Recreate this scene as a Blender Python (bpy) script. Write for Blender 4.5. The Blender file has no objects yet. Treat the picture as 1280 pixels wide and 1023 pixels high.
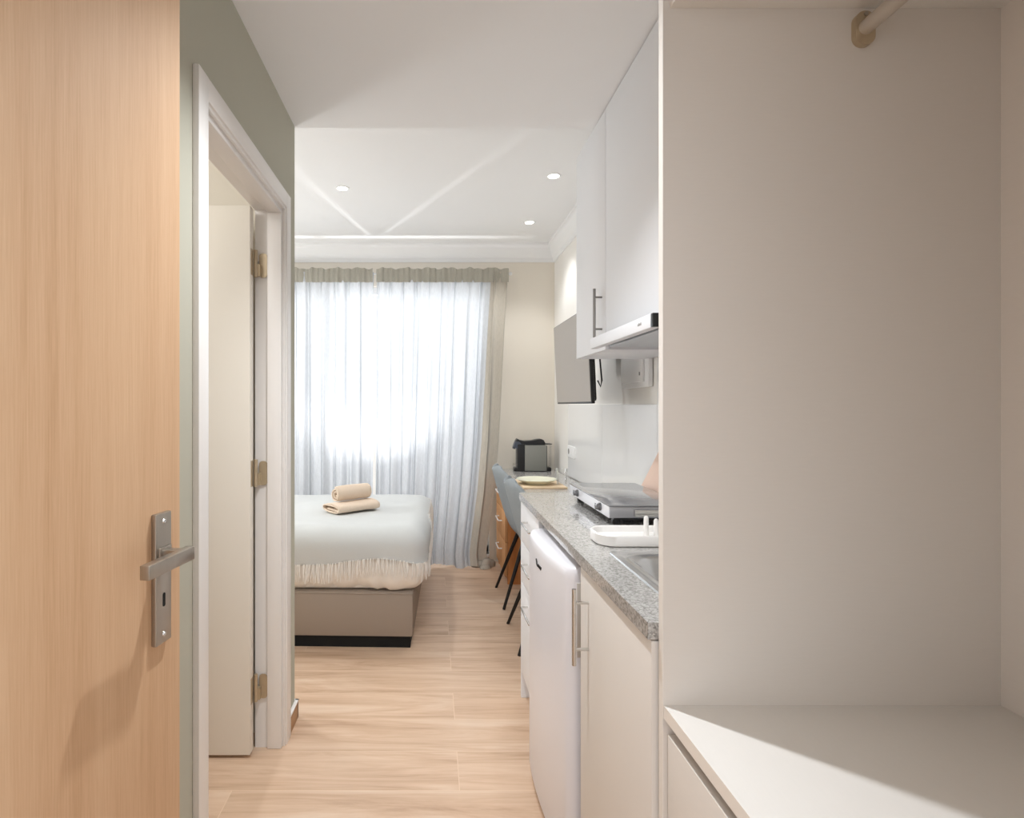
import bpy, bmesh, math, random
from mathutils import Vector, Matrix, noise
random.seed(7)
PI = math.pi
C = bpy.context.scene.collection
sc = bpy.context.scene
H = 1.28          # camera height
HALL, ROOM = 2.42, 2.60   # ceiling heights

# ------------------------------------------------------------------ materials
def lin(c):
    def f(v):
        v /= 255.0
        return v/12.92 if v <= .04045 else ((v+.055)/1.055)**2.4
    return (f(c[0]), f(c[1]), f(c[2]), 1)

def base_mat(name):
    m = bpy.data.materials.new(name); m.use_nodes = True
    nt = m.node_tree
    return m, nt, nt.nodes['Principled BSDF']

def mat(name, col, rough=.5, metal=0, var=.03, vscale=6, bump=0, bscale=200, coat=0, stretch=(1,1,1), spec=.5):
    m, nt, b = base_mat(name)
    N, L = nt.nodes, nt.links
    c = lin(col)
    tc = N.new('ShaderNodeTexCoord'); mp = N.new('ShaderNodeMapping'); mp.inputs['Scale'].default_value = stretch
    L.new(tc.outputs['Object'], mp.inputs['Vector'])
    nz = N.new('ShaderNodeTexNoise'); nz.inputs['Scale'].default_value = vscale; nz.inputs['Detail'].default_value = 3
    L.new(mp.outputs[0], nz.inputs['Vector'])
    mx = N.new('ShaderNodeMix'); mx.data_type = 'RGBA'
    mx.inputs[6].default_value = tuple(max(0, v*(1-var)) for v in c[:3])+(1,)
    mx.inputs[7].default_value = tuple(min(1, v*(1+var)) for v in c[:3])+(1,)
    L.new(nz.outputs['Fac'], mx.inputs[0]); L.new(mx.outputs[2], b.inputs['Base Color'])
    b.inputs['Roughness'].default_value = rough; b.inputs['Metallic'].default_value = metal
    b.inputs['Specular IOR Level'].default_value = spec
    if coat: b.inputs['Coat Weight'].default_value = coat; b.inputs['Coat Roughness'].default_value = .05
    if bump:
        n2 = N.new('ShaderNodeTexNoise'); n2.inputs['Scale'].default_value = bscale; n2.inputs['Detail'].default_value = 4
        L.new(mp.outputs[0], n2.inputs['Vector'])
        bp = N.new('ShaderNodeBump'); bp.inputs['Strength'].default_value = bump; bp.inputs['Distance'].default_value = .002
        L.new(n2.outputs['Fac'], bp.inputs['Height']); L.new(bp.outputs[0], b.inputs['Normal'])
    return m

def ramp(N, stops):
    r = N.new('ShaderNodeValToRGB'); e = r.color_ramp.elements
    while len(e) < len(stops): e.new(.5)
    for k, (p, c) in enumerate(stops): e[k].position = p; e[k].color = c
    return r

def wood(name, dark, mid, light, axis='z', fine=1.0, rough=.62):
    """veneer with straight grain running along one axis"""
    m, nt, b = base_mat(name); N, L = nt.nodes, nt.links
    tc = N.new('ShaderNodeTexCoord')
    def st(a, s, l):
        v = {'x': (l, s, s), 'y': (s, l, s), 'z': (s, s, l)}[a]
        mp = N.new('ShaderNodeMapping'); mp.inputs['Scale'].default_value = v
        L.new(tc.outputs['Object'], mp.inputs['Vector']); return mp
    a = N.new('ShaderNodeTexNoise'); a.inputs['Scale'].default_value = 1; a.inputs['Detail'].default_value = 5; a.inputs['Roughness'].default_value = .65
    L.new(st(axis, 26*fine, .55).outputs[0], a.inputs['Vector'])
    f = N.new('ShaderNodeTexNoise'); f.inputs['Scale'].default_value = 1; f.inputs['Detail'].default_value = 3; f.inputs['Roughness'].default_value = .7
    L.new(st(axis, 420*fine, 9).outputs[0], f.inputs['Vector'])
    mixf = N.new('ShaderNodeMix'); mixf.data_type = 'FLOAT'; mixf.inputs[0].default_value = .42
    L.new(a.outputs['Fac'], mixf.inputs[2]); L.new(f.outputs['Fac'], mixf.inputs[3])
    r = ramp(N, [(.33, lin(dark)), (.48, lin(mid)), (.64, lin(light))])
    b.inputs['Specular IOR Level'].default_value = .22
    L.new(mixf.outputs[0], r.inputs[0]); L.new(r.outputs[0], b.inputs['Base Color'])
    b.inputs['Roughness'].default_value = rough
    bp = N.new('ShaderNodeBump'); bp.inputs['Strength'].default_value = .12; bp.inputs['Distance'].default_value = .001
    L.new(f.outputs['Fac'], bp.inputs['Height']); L.new(bp.outputs[0], b.inputs['Normal'])
    return m

def floor_mat():
    m, nt, b = base_mat('oak_plank_tile'); N, L = nt.nodes, nt.links
    tc = N.new('ShaderNodeTexCoord')
    mp = N.new('ShaderNodeMapping'); mp.inputs['Location'].default_value = (.667+3.6, -1.86+4.2, 0)
    L.new(tc.outputs['Object'], mp.inputs['Vector'])
    br = N.new('ShaderNodeTexBrick'); br.offset = .37; br.offset_frequency = 2; br.squash = 1
    br.inputs['Scale'].default_value = 1; br.inputs['Brick Width'].default_value = 1.2; br.inputs['Row Height'].default_value = .21
    br.inputs['Mortar Size'].default_value = .0013; br.inputs['Mortar Smooth'].default_value = .1
    br.inputs['Color1'].default_value = (0, 0, 0, 1); br.inputs['Color2'].default_value = (1, 1, 1, 1); br.inputs['Mortar'].default_value = (.5, .5, .5, 1)
    L.new(mp.outputs[0], br.inputs['Vector'])
    # grain offset differs from plank to plank
    off = N.new('ShaderNodeVectorMath'); off.operation = 'MULTIPLY_ADD'
    off.inputs[1].default_value = (7, 3, 5); L.new(br.outputs['Color'], off.inputs[0]); L.new(tc.outputs['Object'], off.inputs[2])
    def grain(scale, det, dist):
        q = N.new('ShaderNodeMapping'); q.inputs['Scale'].default_value = scale; L.new(off.outputs[0], q.inputs['Vector'])
        n = N.new('ShaderNodeTexNoise'); n.inputs['Scale'].default_value = 1; n.inputs['Detail'].default_value = det
        n.inputs['Distortion'].default_value = dist; n.inputs['Roughness'].default_value = .62
        L.new(q.outputs[0], n.inputs['Vector']); return n
    g1 = grain((1.1, 11, 11), 5, 1.4); g2 = grain((4, 90, 90), 3, .2)
    mf = N.new('ShaderNodeMix'); mf.data_type = 'FLOAT'; mf.inputs[0].default_value = .22
    L.new(g1.outputs['Fac'], mf.inputs[2]); L.new(g2.outputs['Fac'], mf.inputs[3])
    r = ramp(N, [(.30, lin((180, 147, 120))), (.43, lin((204, 173, 146))), (.53, lin((215, 186, 160))), (.66, lin((223, 199, 176)))])
    L.new(mf.outputs[0], r.inputs[0])
    tint = N.new('ShaderNodeMix'); tint.data_type = 'RGBA'; tint.blend_type = 'MULTIPLY'; tint.inputs[0].default_value = 1
    tr = ramp(N, [(0, (.94, .93, .92, 1)), (1, (1.0, 1.0, 1.0, 1))]); L.new(br.outputs['Color'], tr.inputs[0])
    L.new(r.outputs[0], tint.inputs[6]); L.new(tr.outputs[0], tint.inputs[7])
    mo = N.new('ShaderNodeMix'); mo.data_type = 'RGBA'; L.new(br.outputs['Fac'], mo.inputs[0])
    mo.inputs[7].default_value = lin((222, 196, 170)); L.new(tint.outputs[2], mo.inputs[6])
    L.new(mo.outputs[2], b.inputs['Base Color'])
    b.inputs['Roughness'].default_value = .38; b.inputs['Specular IOR Level'].default_value = .4
    return m

def granite(name, gain=1.0, rough=.12):
    m, nt, b = base_mat(name); N, L = nt.nodes, nt.links
    tc = N.new('ShaderNodeTexCoord')
    v = N.new('ShaderNodeTexVoronoi'); v.inputs['Scale'].default_value = 260; L.new(tc.outputs['Object'], v.inputs['Vector'])
    n = N.new('ShaderNodeTexNoise'); n.inputs['Scale'].default_value = 120; n.inputs['Detail'].default_value = 5; n.inputs['Roughness'].default_value = .75
    L.new(tc.outputs['Object'], n.inputs['Vector'])
    sp = N.new('ShaderNodeSeparateColor'); L.new(v.outputs['Color'], sp.inputs[0])
    mf = N.new('ShaderNodeMix'); mf.data_type = 'FLOAT'; mf.inputs[0].default_value = .55
    L.new(sp.outputs[0], mf.inputs[2]); L.new(n.outputs['Fac'], mf.inputs[3])
    g = lambda a: lin(tuple(min(255, q*gain) for q in a))
    r = ramp(N, [(.20, g((118, 116, 113))), (.38, g((160, 158, 155))), (.55, g((184, 182, 179))), (.78, g((208, 206, 203)))])
    L.new(mf.outputs[0], r.inputs[0]); L.new(r.outputs[0], b.inputs['Base Color'])
    b.inputs['Roughness'].default_value = rough; b.inputs['Coat Weight'].default_value = .6; b.inputs['Coat Roughness'].default_value = .03
    return m

def curtain_mat(name, col, transl, transp):
    m = bpy.data.materials.new(name); m.use_nodes = True
    nt = m.node_tree; N, L = nt.nodes, nt.links; N.remove(N['Principled BSDF']); out = N['Material Output']
    tc = N.new('ShaderNodeTexCoord'); w = N.new('ShaderNodeTexNoise'); w.inputs['Scale'].default_value = 1; w.inputs['Detail'].default_value = 3
    mp = N.new('ShaderNodeMapping'); mp.inputs['Scale'].default_value = (220, 220, 30); L.new(tc.outputs['Object'], mp.inputs['Vector']); L.new(mp.outputs[0], w.inputs['Vector'])
    c = lin(col); r = ramp(N, [(.3, tuple(v*.88 for v in c[:3])+(1,)), (.7, c)]); L.new(w.outputs['Fac'], r.inputs[0])
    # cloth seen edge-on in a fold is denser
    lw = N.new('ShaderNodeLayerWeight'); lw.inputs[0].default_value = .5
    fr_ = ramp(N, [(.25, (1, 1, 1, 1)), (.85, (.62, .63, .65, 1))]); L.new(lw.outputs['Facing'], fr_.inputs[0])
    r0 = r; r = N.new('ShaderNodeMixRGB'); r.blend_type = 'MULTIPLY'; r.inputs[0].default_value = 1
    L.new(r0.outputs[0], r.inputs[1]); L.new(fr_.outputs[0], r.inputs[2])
    d = N.new('ShaderNodeBsdfDiffuse'); t = N.new('ShaderNodeBsdfTranslucent'); p = N.new('ShaderNodeBsdfTransparent')
    L.new(r.outputs[0], d.inputs['Color']); L.new(r.outputs[0], t.inputs['Color'])
    a = N.new('ShaderNodeMixShader'); a.inputs[0].default_value = transl; L.new(d.outputs[0], a.inputs[1]); L.new(t.outputs[0], a.inputs[2])
    b = N.new('ShaderNodeMixShader'); b.inputs[0].default_value = transp; L.new(a.outputs[0], b.inputs[1]); L.new(p.outputs[0], b.inputs[2])
    L.new(b.outputs[0], out.inputs['Surface'])
    return m

def emit(name, col, s):
    m, nt, b = base_mat(name)
    b.inputs['Base Color'].default_value = lin(col); b.inputs['Emission Color'].default_value = lin(col); b.inputs['Emission Strength'].default_value = s
    return m

def glass(name, rough=0.0, col=(255, 255, 255), thin=True):
    m = bpy.data.materials.new(name); m.use_nodes = True
    nt = m.node_tree; N, L = nt.nodes, nt.links; N.remove(N['Principled BSDF']); out = N['Material Output']
    t = N.new('ShaderNodeBsdfTransparent'); t.inputs[0].default_value = lin(col)
    g = N.new('ShaderNodeBsdfGlossy'); g.inputs['Roughness'].default_value = rough
    lw = N.new('ShaderNodeLayerWeight'); lw.inputs[0].default_value = .35
    mx = N.new('ShaderNodeMixShader'); mm = N.new('ShaderNodeMath'); mm.operation = 'MULTIPLY'; mm.inputs[1].default_value = .45; L.new(lw.outputs['Fresnel'], mm.inputs[0]); L.new(mm.outputs[0], mx.inputs[0]); L.new(t.outputs[0], mx.inputs[1]); L.new(g.outputs[0], mx.inputs[2])
    L.new(mx.outputs[0], out.inputs['Surface'])
    return m

M = dict(
    floor=floor_mat(),
    white_wall=mat('white_plaster', (236, 233, 228), .85, var=.012, bump=.05, bscale=90),
    cream_wall=mat('cream_plaster', (230, 223, 211), .85, var=.012, bump=.05, bscale=90),
    green_wall=mat('sage_plaster', (184, 182, 167), .85, var=.02, bump=.06, bscale=90),
    ceiling=mat('ceiling_paint', (238, 238, 238), .9, var=.008),
    splash=mat('white_gloss_panel', (236, 236, 236), .16, var=.006),
    lacquer=mat('white_lacquered_wood', (236, 233, 230), .38, var=.01),
    bath_door=mat('cream_white_lacquer', (232, 226, 215), .42, var=.01),
    oak=wood('oak_veneer', (200, 160, 124), (213, 175, 139), (222, 187, 152)),
    desk_wood=wood('orange_beech', (178, 112, 62), (196, 130, 78), (209, 146, 94)),
    desk_front=wood('light_beech', (192, 138, 92), (208, 156, 108), (219, 170, 124)),
    skirt=wood('skirting_oak', (160, 122, 90), (178, 140, 106), (192, 156, 122), axis='y'),
    steel=mat('brushed_nickel', (176, 168, 158), .32, .9, var=.05, vscale=1, stretch=(400, 400, 12), bump=.05),
    dark_steel=mat('dark_steel', (128, 128, 130), .25, .8, var=.05),
    brass=mat('satin_hinge_metal', (192, 176, 150), .35, .55, var=.05),
    chrome=mat('bright_metal', (214, 212, 208), .18, .95, var=.03),
    black=mat('black_plastic', (22, 22, 24), .3, var=.1),
    matte_black=mat('matte_black_metal', (26, 23, 22), .45, .1, var=.1),
    cavity=mat('dark_cavity', (12, 12, 12), .9, var=.1),
    mel=mat('off_white_melamine', (228, 223, 217), .5, var=.018, vscale=1, stretch=(30, 30, 320), bump=.04, bscale=3),
    mel2=mat('off_white_melamine_shelf', (233, 231, 227), .5, var=.015, vscale=1, stretch=(320, 30, 30), bump=.04, bscale=3),
    mel_edge=mat('melamine_edging', (240, 236, 230), .45, var=.01),
    kit=mat('kitchen_cream_door', (230, 225, 219), .62, var=.008),
    kit_up=mat('kitchen_white_door', (232, 233, 236), .5, var=.006),
    fridge=mat('fridge_enamel', (232, 231, 236), .28, var=.006, bump=.03, bscale=500),
    rubber=mat('grey_gasket', (150, 148, 146), .7, var=.05),
    granite=granite('grey_granite'), granite_desk=granite('grey_granite_desk', 1.04, .2),
    inox=mat('stainless_steel', (206, 206, 206), .22, .92, var=.04, vscale=1, stretch=(12, 300, 12)),
    hob_side=mat('brushed_hob_steel', (178, 178, 182), .3, .8, var=.06, vscale=1, stretch=(10, 10, 300)),
    hob_glass=mat('hob_glass_reflection', (134, 134, 136), .10, 0, var=.02, spec=.7, coat=.4),  # grey base carries the reflection of the pale wall
    filter=mat('grey_metal_mesh', (200, 202, 206), .4, .6, var=.15, vscale=300),
    taupe=mat('taupe_fabric', (158, 144, 131), .9, var=.08, vscale=300, bump=.25, bscale=600),
    duvet=mat('cream_cotton', (238, 231, 222), .92, var=.03, vscale=12, bump=.15, bscale=25),
    throw=mat('pale_blue_grey_woven', (202, 204, 203), .95, var=.05, vscale=260, bump=.2, bscale=500),
    fringe=mat('ecru_thread', (242, 238, 232), .9, var=.06, vscale=60),
    towel=mat('beige_terry', (228, 209, 189), .98, var=.07, vscale=160, bump=1.0, bscale=420),
    chair=mat('blue_grey_velvet', (142, 149, 153), .75, var=.05, vscale=60, bump=.1, bscale=400),
    plate=mat('pale_green_ceramic', (226, 226, 205), .25, var=.03, vscale=20),
    mat_wood=wood('pale_wood_board', (214, 186, 150), (226, 202, 170), (236, 214, 184), axis='x'),
    board=mat('pink_beige_board', (226, 196, 178), .5, var=.03, vscale=20),
    machine_grey=mat('grey_machine_panel', (136, 136, 130), .35, .3, var=.03),
    dial=mat('blue_grey_dial', (84, 90, 102), .3, .4, var=.05),
    tray=mat('white_plastic', (240, 238, 235), .35, var=.01),
    screen=mat('tv_screen_reflection', (168, 160, 150), .38, 0, var=.01, spec=.5),  # beige base stands in for the bright room mirrored in the screen
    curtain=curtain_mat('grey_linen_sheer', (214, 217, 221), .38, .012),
    header=curtain_mat('grey_linen_doubled', (186, 182, 170), .24, .0),
    unlit_linen=curtain_mat('grey_linen_unlit', (200, 193, 181), .2, .0),  # darker tan put into the cloth that gets no light from behind
    lamp=emit('lit_lamp', (255, 250, 240), 14),
    pane=glass('window_glass'), clear=glass('clear_tumbler_glass', 0.02),
    pvc=mat('white_pvc', (240, 240, 240), .4, var=.01),
)

# ------------------------------------------------------------------ mesh helpers
class MB:
    def __init__(s): s.bm = bmesh.new()
    def box(s, x0, x1, y0, y1, z0, z1, bev=0, seg=2, rot=None):
        t = bmesh.new(); bmesh.ops.create_cube(t, size=1)
        for v in t.verts:
            v.co = Vector(((x0+x1)/2+v.co.x*(x1-x0), (y0+y1)/2+v.co.y*(y1-y0), (z0+z1)/2+v.co.z*(z1-z0)))
        if bev: bmesh.ops.bevel(t, geom=t.edges[:], offset=bev, segments=seg, profile=.5, affect='EDGES')
        return s.add(t, rot)
    def add(s, t, mtx=None):
        if mtx is not None: bmesh.ops.transform(t, matrix=mtx, verts=t.verts)
        me = bpy.data.meshes.new('t'); t.to_mesh(me); t.free(); s.bm.from_mesh(me); bpy.data.meshes.remove(me); return s
    def cyl(s, p0, p1, r0, r1=None, n=20, bev=0):
        p0, p1 = Vector(p0), Vector(p1); r1 = r0 if r1 is None else r1
        d = p1-p0; t = bmesh.new()
        bmesh.ops.create_cone(t, cap_ends=True, segments=n, radius1=r0, radius2=r1, depth=d.length)
        if bev:
            es = [e for e in t.edges if abs(e.verts[0].co.z-e.verts[1].co.z) < 1e-6]
            bmesh.ops.bevel(t, geom=es, offset=bev, segments=2, profile=.5, affect='EDGES')
        q = d.to_track_quat('Z', 'Y').to_matrix().to_4x4()
        return s.add(t, Matrix.Translation((p0+p1)/2) @ q)
    def lathe(s, prof, loc=(0, 0, 0), n=40, mtx=None):
        t = bmesh.new(); rings = []
        for r, z in prof:
            if r < 1e-6: rings.append([t.verts.new((0, 0, z))])
            else: rings.append([t.verts.new((r*math.cos(2*PI*k/n), r*math.sin(2*PI*k/n), z)) for k in range(n)])
        for a, b in zip(rings, rings[1:]):
            for k in range(n):
                k2 = (k+1) % n
                if len(a) == 1 and len(b) == 1: continue
                if len(a) == 1: t.faces.new((a[0], b[k], b[k2]))
                elif len(b) == 1: t.faces.new((a[k], b[0], a[k2]))
                else: t.faces.new((a[k], b[k], b[k2], a[k2]))
        bmesh.ops.recalc_face_normals(t, faces=t.faces)
        return s.add(t, (mtx or Matrix.Identity(4)) if mtx else Matrix.Translation(loc))
    def tube(s, pts, r, n=10):
        pts = [Vector(p) for p in pts]; t = bmesh.new(); rings = []
        up = None
        for i, p in enumerate(pts):
            d = (pts[min(i+1, len(pts)-1)]-pts[max(i-1, 0)]).normalized()
            if up is None: up = Vector((0, 0, 1)) if abs(d.z) < .9 else Vector((1, 0, 0))
            a = d.cross(up).normalized(); b = a.cross(d).normalized(); up = b
            rr = r[i] if isinstance(r, (list, tuple)) else r
            rings.append([t.verts.new(p+a*rr*math.cos(2*PI*k/n)+b*rr*math.sin(2*PI*k/n)) for k in range(n)])
        for A, B in zip(rings, rings[1:]):
            for k in range(n): t.faces.new((A[k], A[(k+1) % n], B[(k+1) % n], B[k]))
        t.faces.new(rings[0][::-1]); t.faces.new(rings[-1])
        bmesh.ops.recalc_face_normals(t, faces=t.faces)
        return s.add(t)
    def grid(s, f, nu, nv):
        t = bmesh.new(); V = [[t.verts.new(f(i/nu, j/nv)) for j in range(nv+1)] for i in range(nu+1)]
        for i in range(nu):
            for j in range(nv): t.faces.new((V[i][j], V[i+1][j], V[i+1][j+1], V[i][j+1]))
        return s.add(t)
    def prism(s, poly, y0, y1, axis='y', bev=0):
        """closed polygon (two coordinates) extruded along an axis"""
        t = bmesh.new()
        P = {'y': lambda a, b, c: (a, c, b), 'x': lambda a, b, c: (c, a, b), 'z': lambda a, b, c: (a, b, c)}[axis]
        A = [t.verts.new(P(a, b, y0)) for a, b in poly]; B = [t.verts.new(P(a, b, y1)) for a, b in poly]
        n = len(poly); caps = [t.faces.new(A), t.faces.new(B[::-1])]
        for k in range(n): t.faces.new((A[k], B[k], B[(k+1) % n], A[(k+1) % n]))
        bmesh.ops.recalc_face_normals(t, faces=t.faces)
        if bev:
            es = [e for f in t.faces if len(f.verts) == n and n > 4 for e in f.edges]
            bmesh.ops.bevel(t, geom=list(set(es)), offset=bev, segments=2, profile=.5, affect='EDGES')
        return s.add(t)

def world_loc(o):
    l = Vector(o.location); p = o.parent
    while p: l += Vector(p.location); p = p.parent
    return l

def obj(name, mb, m, parent=None, smooth=35, local=False, loc=None):
    """one mesh object; world coordinates unless local"""
    me = bpy.data.meshes.new(name)
    bm = mb.bm
    o = bpy.data.objects.new(name, me); C.objects.link(o)
    if parent is not None: o.parent = parent
    if not local:
        off = world_loc(parent) if parent is not None else Vector((0, 0, 0))
        if loc is not None:
            off = Vector(loc); o.location = Vector(loc)-(world_loc(parent) if parent is not None else Vector((0, 0, 0)))
        bmesh.ops.translate(bm, vec=-off, verts=bm.verts)
    bm.to_mesh(me); bm.free()
    me.materials.append(M[m] if isinstance(m, str) else m)
    if smooth:
        for p in me.polygons: p.use_smooth = True
        me.set_sharp_from_angle(angle=math.radians(smooth))
    return o

def tag(o, label, cat, group=None, kind=None):
    o['label'] = label; o['category'] = cat
    if group: o['group'] = group
    if kind: o['kind'] = kind
    return o

def thing(name, label, cat, loc=(0, 0, 0), rotz=0, group=None, kind=None):
    o = bpy.data.objects.new(name, None); C.objects.link(o); o.empty_display_size = .1
    o.location = loc; o.rotation_euler = (0, 0, rotz)
    return tag(o, label, cat, group, kind)

def dup(root, loc, label, rotz=None):
    r = root.copy(); C.objects.link(r); r.location = loc; r['label'] = label
    if rotz is not None: r.rotation_euler.z = rotz
    for ch in list(root.children):
        c = ch.copy(); C.objects.link(c); c.parent = r
        for g in list(ch.children):
            d = g.copy(); C.objects.link(d); d.parent = c
    return r

def struct(name, mb, m, label, cat, smooth=0):
    return tag(obj(name, mb, m, smooth=smooth), label, cat, kind='structure')

def rounded(mb, x0, x1, y0, y1, z0, z1, r, res=.03, f=None):
    """rounded box with an even grid on every side; f displaces each vertex"""
    t = bmesh.new()
    nx, ny, nz = (max(6, int((b-a)/res)) for a, b in ((x0, x1), (y0, y1), (z0, z1)))
    def pos(p):
        c = Vector((min(max(p.x, x0+r), x1-r), min(max(p.y, y0+r), y1-r), min(max(p.z, z0+r), z1-r)))
        d = p-c
        q = c+d.normalized()*r if d.length > 1e-9 else p
        n = d.normalized() if d.length > 1e-9 else Vector((0, 0, 0))
        return q+n*f(q, n) if f else q
    cache = {}
    def vert(i, j, k):
        if (i, j, k) not in cache:
            cache[(i, j, k)] = t.verts.new(pos(Vector((x0+(x1-x0)*i/nx, y0+(y1-y0)*j/ny, z0+(z1-z0)*k/nz))))
        return cache[(i, j, k)]
    for a, b, fx in ((nx, ny, lambda i, j: ((i, j, 0), (i, j, nz))), (nx, nz, lambda i, k: ((i, 0, k), (i, ny, k))), (ny, nz, lambda j, k: ((0, j, k), (nx, j, k)))):
        for i in range(a):
            for j in range(b):
                for s in (0, 1):
                    q = [vert(*fx(i+u, j+w)[s]) for u, w in ((0, 0), (1, 0), (1, 1), (0, 1))]
                    t.faces.new(q)
    bmesh.ops.recalc_face_normals(t, faces=t.faces)
    mb.add(t)

def rrect(x0, x1, y0, y1, r, n=8):
    P = []
    for cx, cy, a in ((x1-r, y1-r, 0), (x0+r, y1-r, 90), (x0+r, y0+r, 180), (x1-r, y0+r, 270)):
        for k in range(n+1):
            t = math.radians(a+90*k/n); P.append((cx+r*math.cos(t), cy+r*math.sin(t)))
    return P

# ================================================================== THE SETTING
LW = -.565   # hall left wall face
RW = 1.0     # right wall face
BY = 4.60    # far wall face
WE = 2.29    # where the hall's left wall ends
BX = -2.3    # bedroom left wall
struct('floor', MB().box(BX-.1, RW+.1, -1.3, BY+.15, -.1, 0), 'floor', 'light oak plank tile floor running from the hall to the window', 'floor')
struct('ceiling', MB().box(BX-.1, RW+.1, .06, 2.30, HALL, 2.80).box(BX-.1, RW+.1, 2.30, BY+.15, ROOM, 2.80), 'ceiling',
       'white ceiling, lower over the hall than over the bedroom', 'ceiling')
D0, D1, DH = 1.378, 2.108, 2.023
struct('wall_left', MB().box(LW-.1, LW, .2, D0, 0, HALL).box(LW-.1, LW, D1, WE, 0, HALL).box(LW-.1, LW, D0, D1, DH, HALL), 'green_wall',
       'sage green hall wall around the white bathroom doorway', 'wall')
struct('wall_bathroom', MB().box(BX, LW-.1, 2.19, WE, 0, HALL), 'cream_wall', 'cream wall behind the open bathroom door', 'wall')
struct('wall_right', MB().box(RW, RW+.1, .06, BY+.15, 0, ROOM), 'white_wall', 'white wall behind the kitchen units, television and desk', 'wall')
WX0, WX1, WZ0, WZ1 = -1.40, .465, .06, 2.26
struct('wall_far', MB().box(BX, WX0, BY, BY+.15, 0, ROOM).box(WX1, RW, BY, BY+.15, 0, ROOM).box(WX0, WX1, BY, BY+.15, 0, WZ0).box(WX0, WX1, BY, BY+.15, WZ1, ROOM),
       'cream_wall', 'cream far wall with the curtained window', 'wall')
struct('wall_bedroom', MB().box(BX-.1, BX, .06, BY+.15, 0, ROOM), 'white_wall', 'white wall at the head of the bed', 'wall')
struct('wall_entrance', MB().box(BX, LW, .06, .2, 0, HALL).box(.30, RW, .06, .2, 0, HALL).box(LW, .30, .06, .2, 2.06, HALL), 'white_wall',
       'white entrance wall around the front doorway', 'wall')

# cornice round the bedroom ceiling
def cornice():
    prof = [(0, 0), (0, .20), (.105, .20), (.105, .178), (.094, .172), (.082, .140), (.060, .090), (.036, .052), (.026, .045), (.026, .022), (.018, .014), (.018, 0)]
    prof = [(d*.62, z*.145/.2) for d, z in prof]
    mb = MB(); t = bmesh.new()
    Z0 = 2.455
    def P(d, z, c):
        # corner path: along the far wall, then along the right wall
        return {0: (BX, BY-d, Z0+z), 1: (RW-d, BY-d, Z0+z), 2: (RW-d, 2.60, Z0+z)}[c]
    R = [[t.verts.new(P(d, min(z, ROOM-Z0), c)) for d, z in prof] for c in range(3)]
    n = len(prof)
    for A, B in zip(R, R[1:]):
        for k in range(n): t.faces.new((A[k], A[(k+1) % n], B[(k+1) % n], B[k]))
    t.faces.new(R[0]); t.faces.new(R[-1][::-1])
    bmesh.ops.recalc_face_normals(t, faces=t.faces)
    return mb.add(t)
struct('trim_1', cornice(), 'ceiling', 'white moulded plaster cornice along the bedroom ceiling', 'cornice', smooth=50)

# bathroom door frame: lining with stops + stepped architrave
fr = MB()
for (a, b) in ((D0, D0+.012), (D1-.012, D1)):
    fr.box(LW-.10, LW, a, b, 0, DH-.012)
    s = 1 if a < 1.7 else -1
    y = b if s > 0 else a
    fr.box(LW-.052, LW, min(y, y+s*.011), max(y, y+s*.011), 0, DH-.022, .002)
fr.box(LW-.10, LW, D0, D1, DH-.012, DH)
fr.box(LW-.052, LW, D0+.012, D1-.012, DH-.024, DH-.012, .002)
for w0, w1, th in ((0, .068, .010), (.010, .0675, .0155)):
    a, b = w0-.006, w1-.006
    fr.box(LW, LW+th, D0-b, D0-a, 0, DH+b, .0015)
    fr.box(LW, LW+th, D1+a, D1+b, 0, DH+b, .0015)
    fr.box(LW, LW+th-.0003, D0-a-.001, D1+a+.001, DH+a, DH+b-.0002, .0015)
struct('trim_2', fr, 'lacquer', 'white stepped door frame around the bathroom doorway', 'door frame', smooth=40)

sk = thing('baseboard_left', 'short oak skirting with white top at the end of the hall wall', 'baseboard', (LW, 2.24, 0), kind='structure')
obj('face_board', MB().box(LW, LW+.012, D1+.063, WE+.012, 0, .066).box(LW-.1, LW+.012, WE, WE+.012, 0, .066), 'skirt', sk)
obj('white_cap', MB().box(LW, LW+.014, D1+.063, WE+.014, .066, .074, .002).box(LW-.1, LW+.014, WE, WE+.014, .066, .074, .002), 'lacquer', sk)

# bathroom door leaf (open, square to the wall) with three hinges
d2 = thing('door_2', 'cream white bathroom door standing open inside its frame', 'door', (-.66, 2.03, 0), kind='structure')
obj('leaf', MB().box(-1.38, -.662, 2.028, 2.066, .012, 2.005, .002), 'bath_door', d2)
for z in (1.805, 1.03, .235):
    h = MB().box(-.6665, -.6615, 2.036, 2.062, z-.048, z+.048, .001).cyl((-.655, 2.072, z-.05), (-.655, 2.072, z+.05), .007)
    for zz in (z-.016, z+.016): h.cyl((-.655, 2.072, zz-.0008), (-.655, 2.072, zz+.0008), .0077)
    h.prism(rrect(-.648, -.618, z-.048, z+.042, .012), 2.0925, 2.089, 'y')
    h.box(-.655, -.64, 2.072, 2.090, z-.045, z-.002)
    obj('hinge', h, 'brass', d2)

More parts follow.
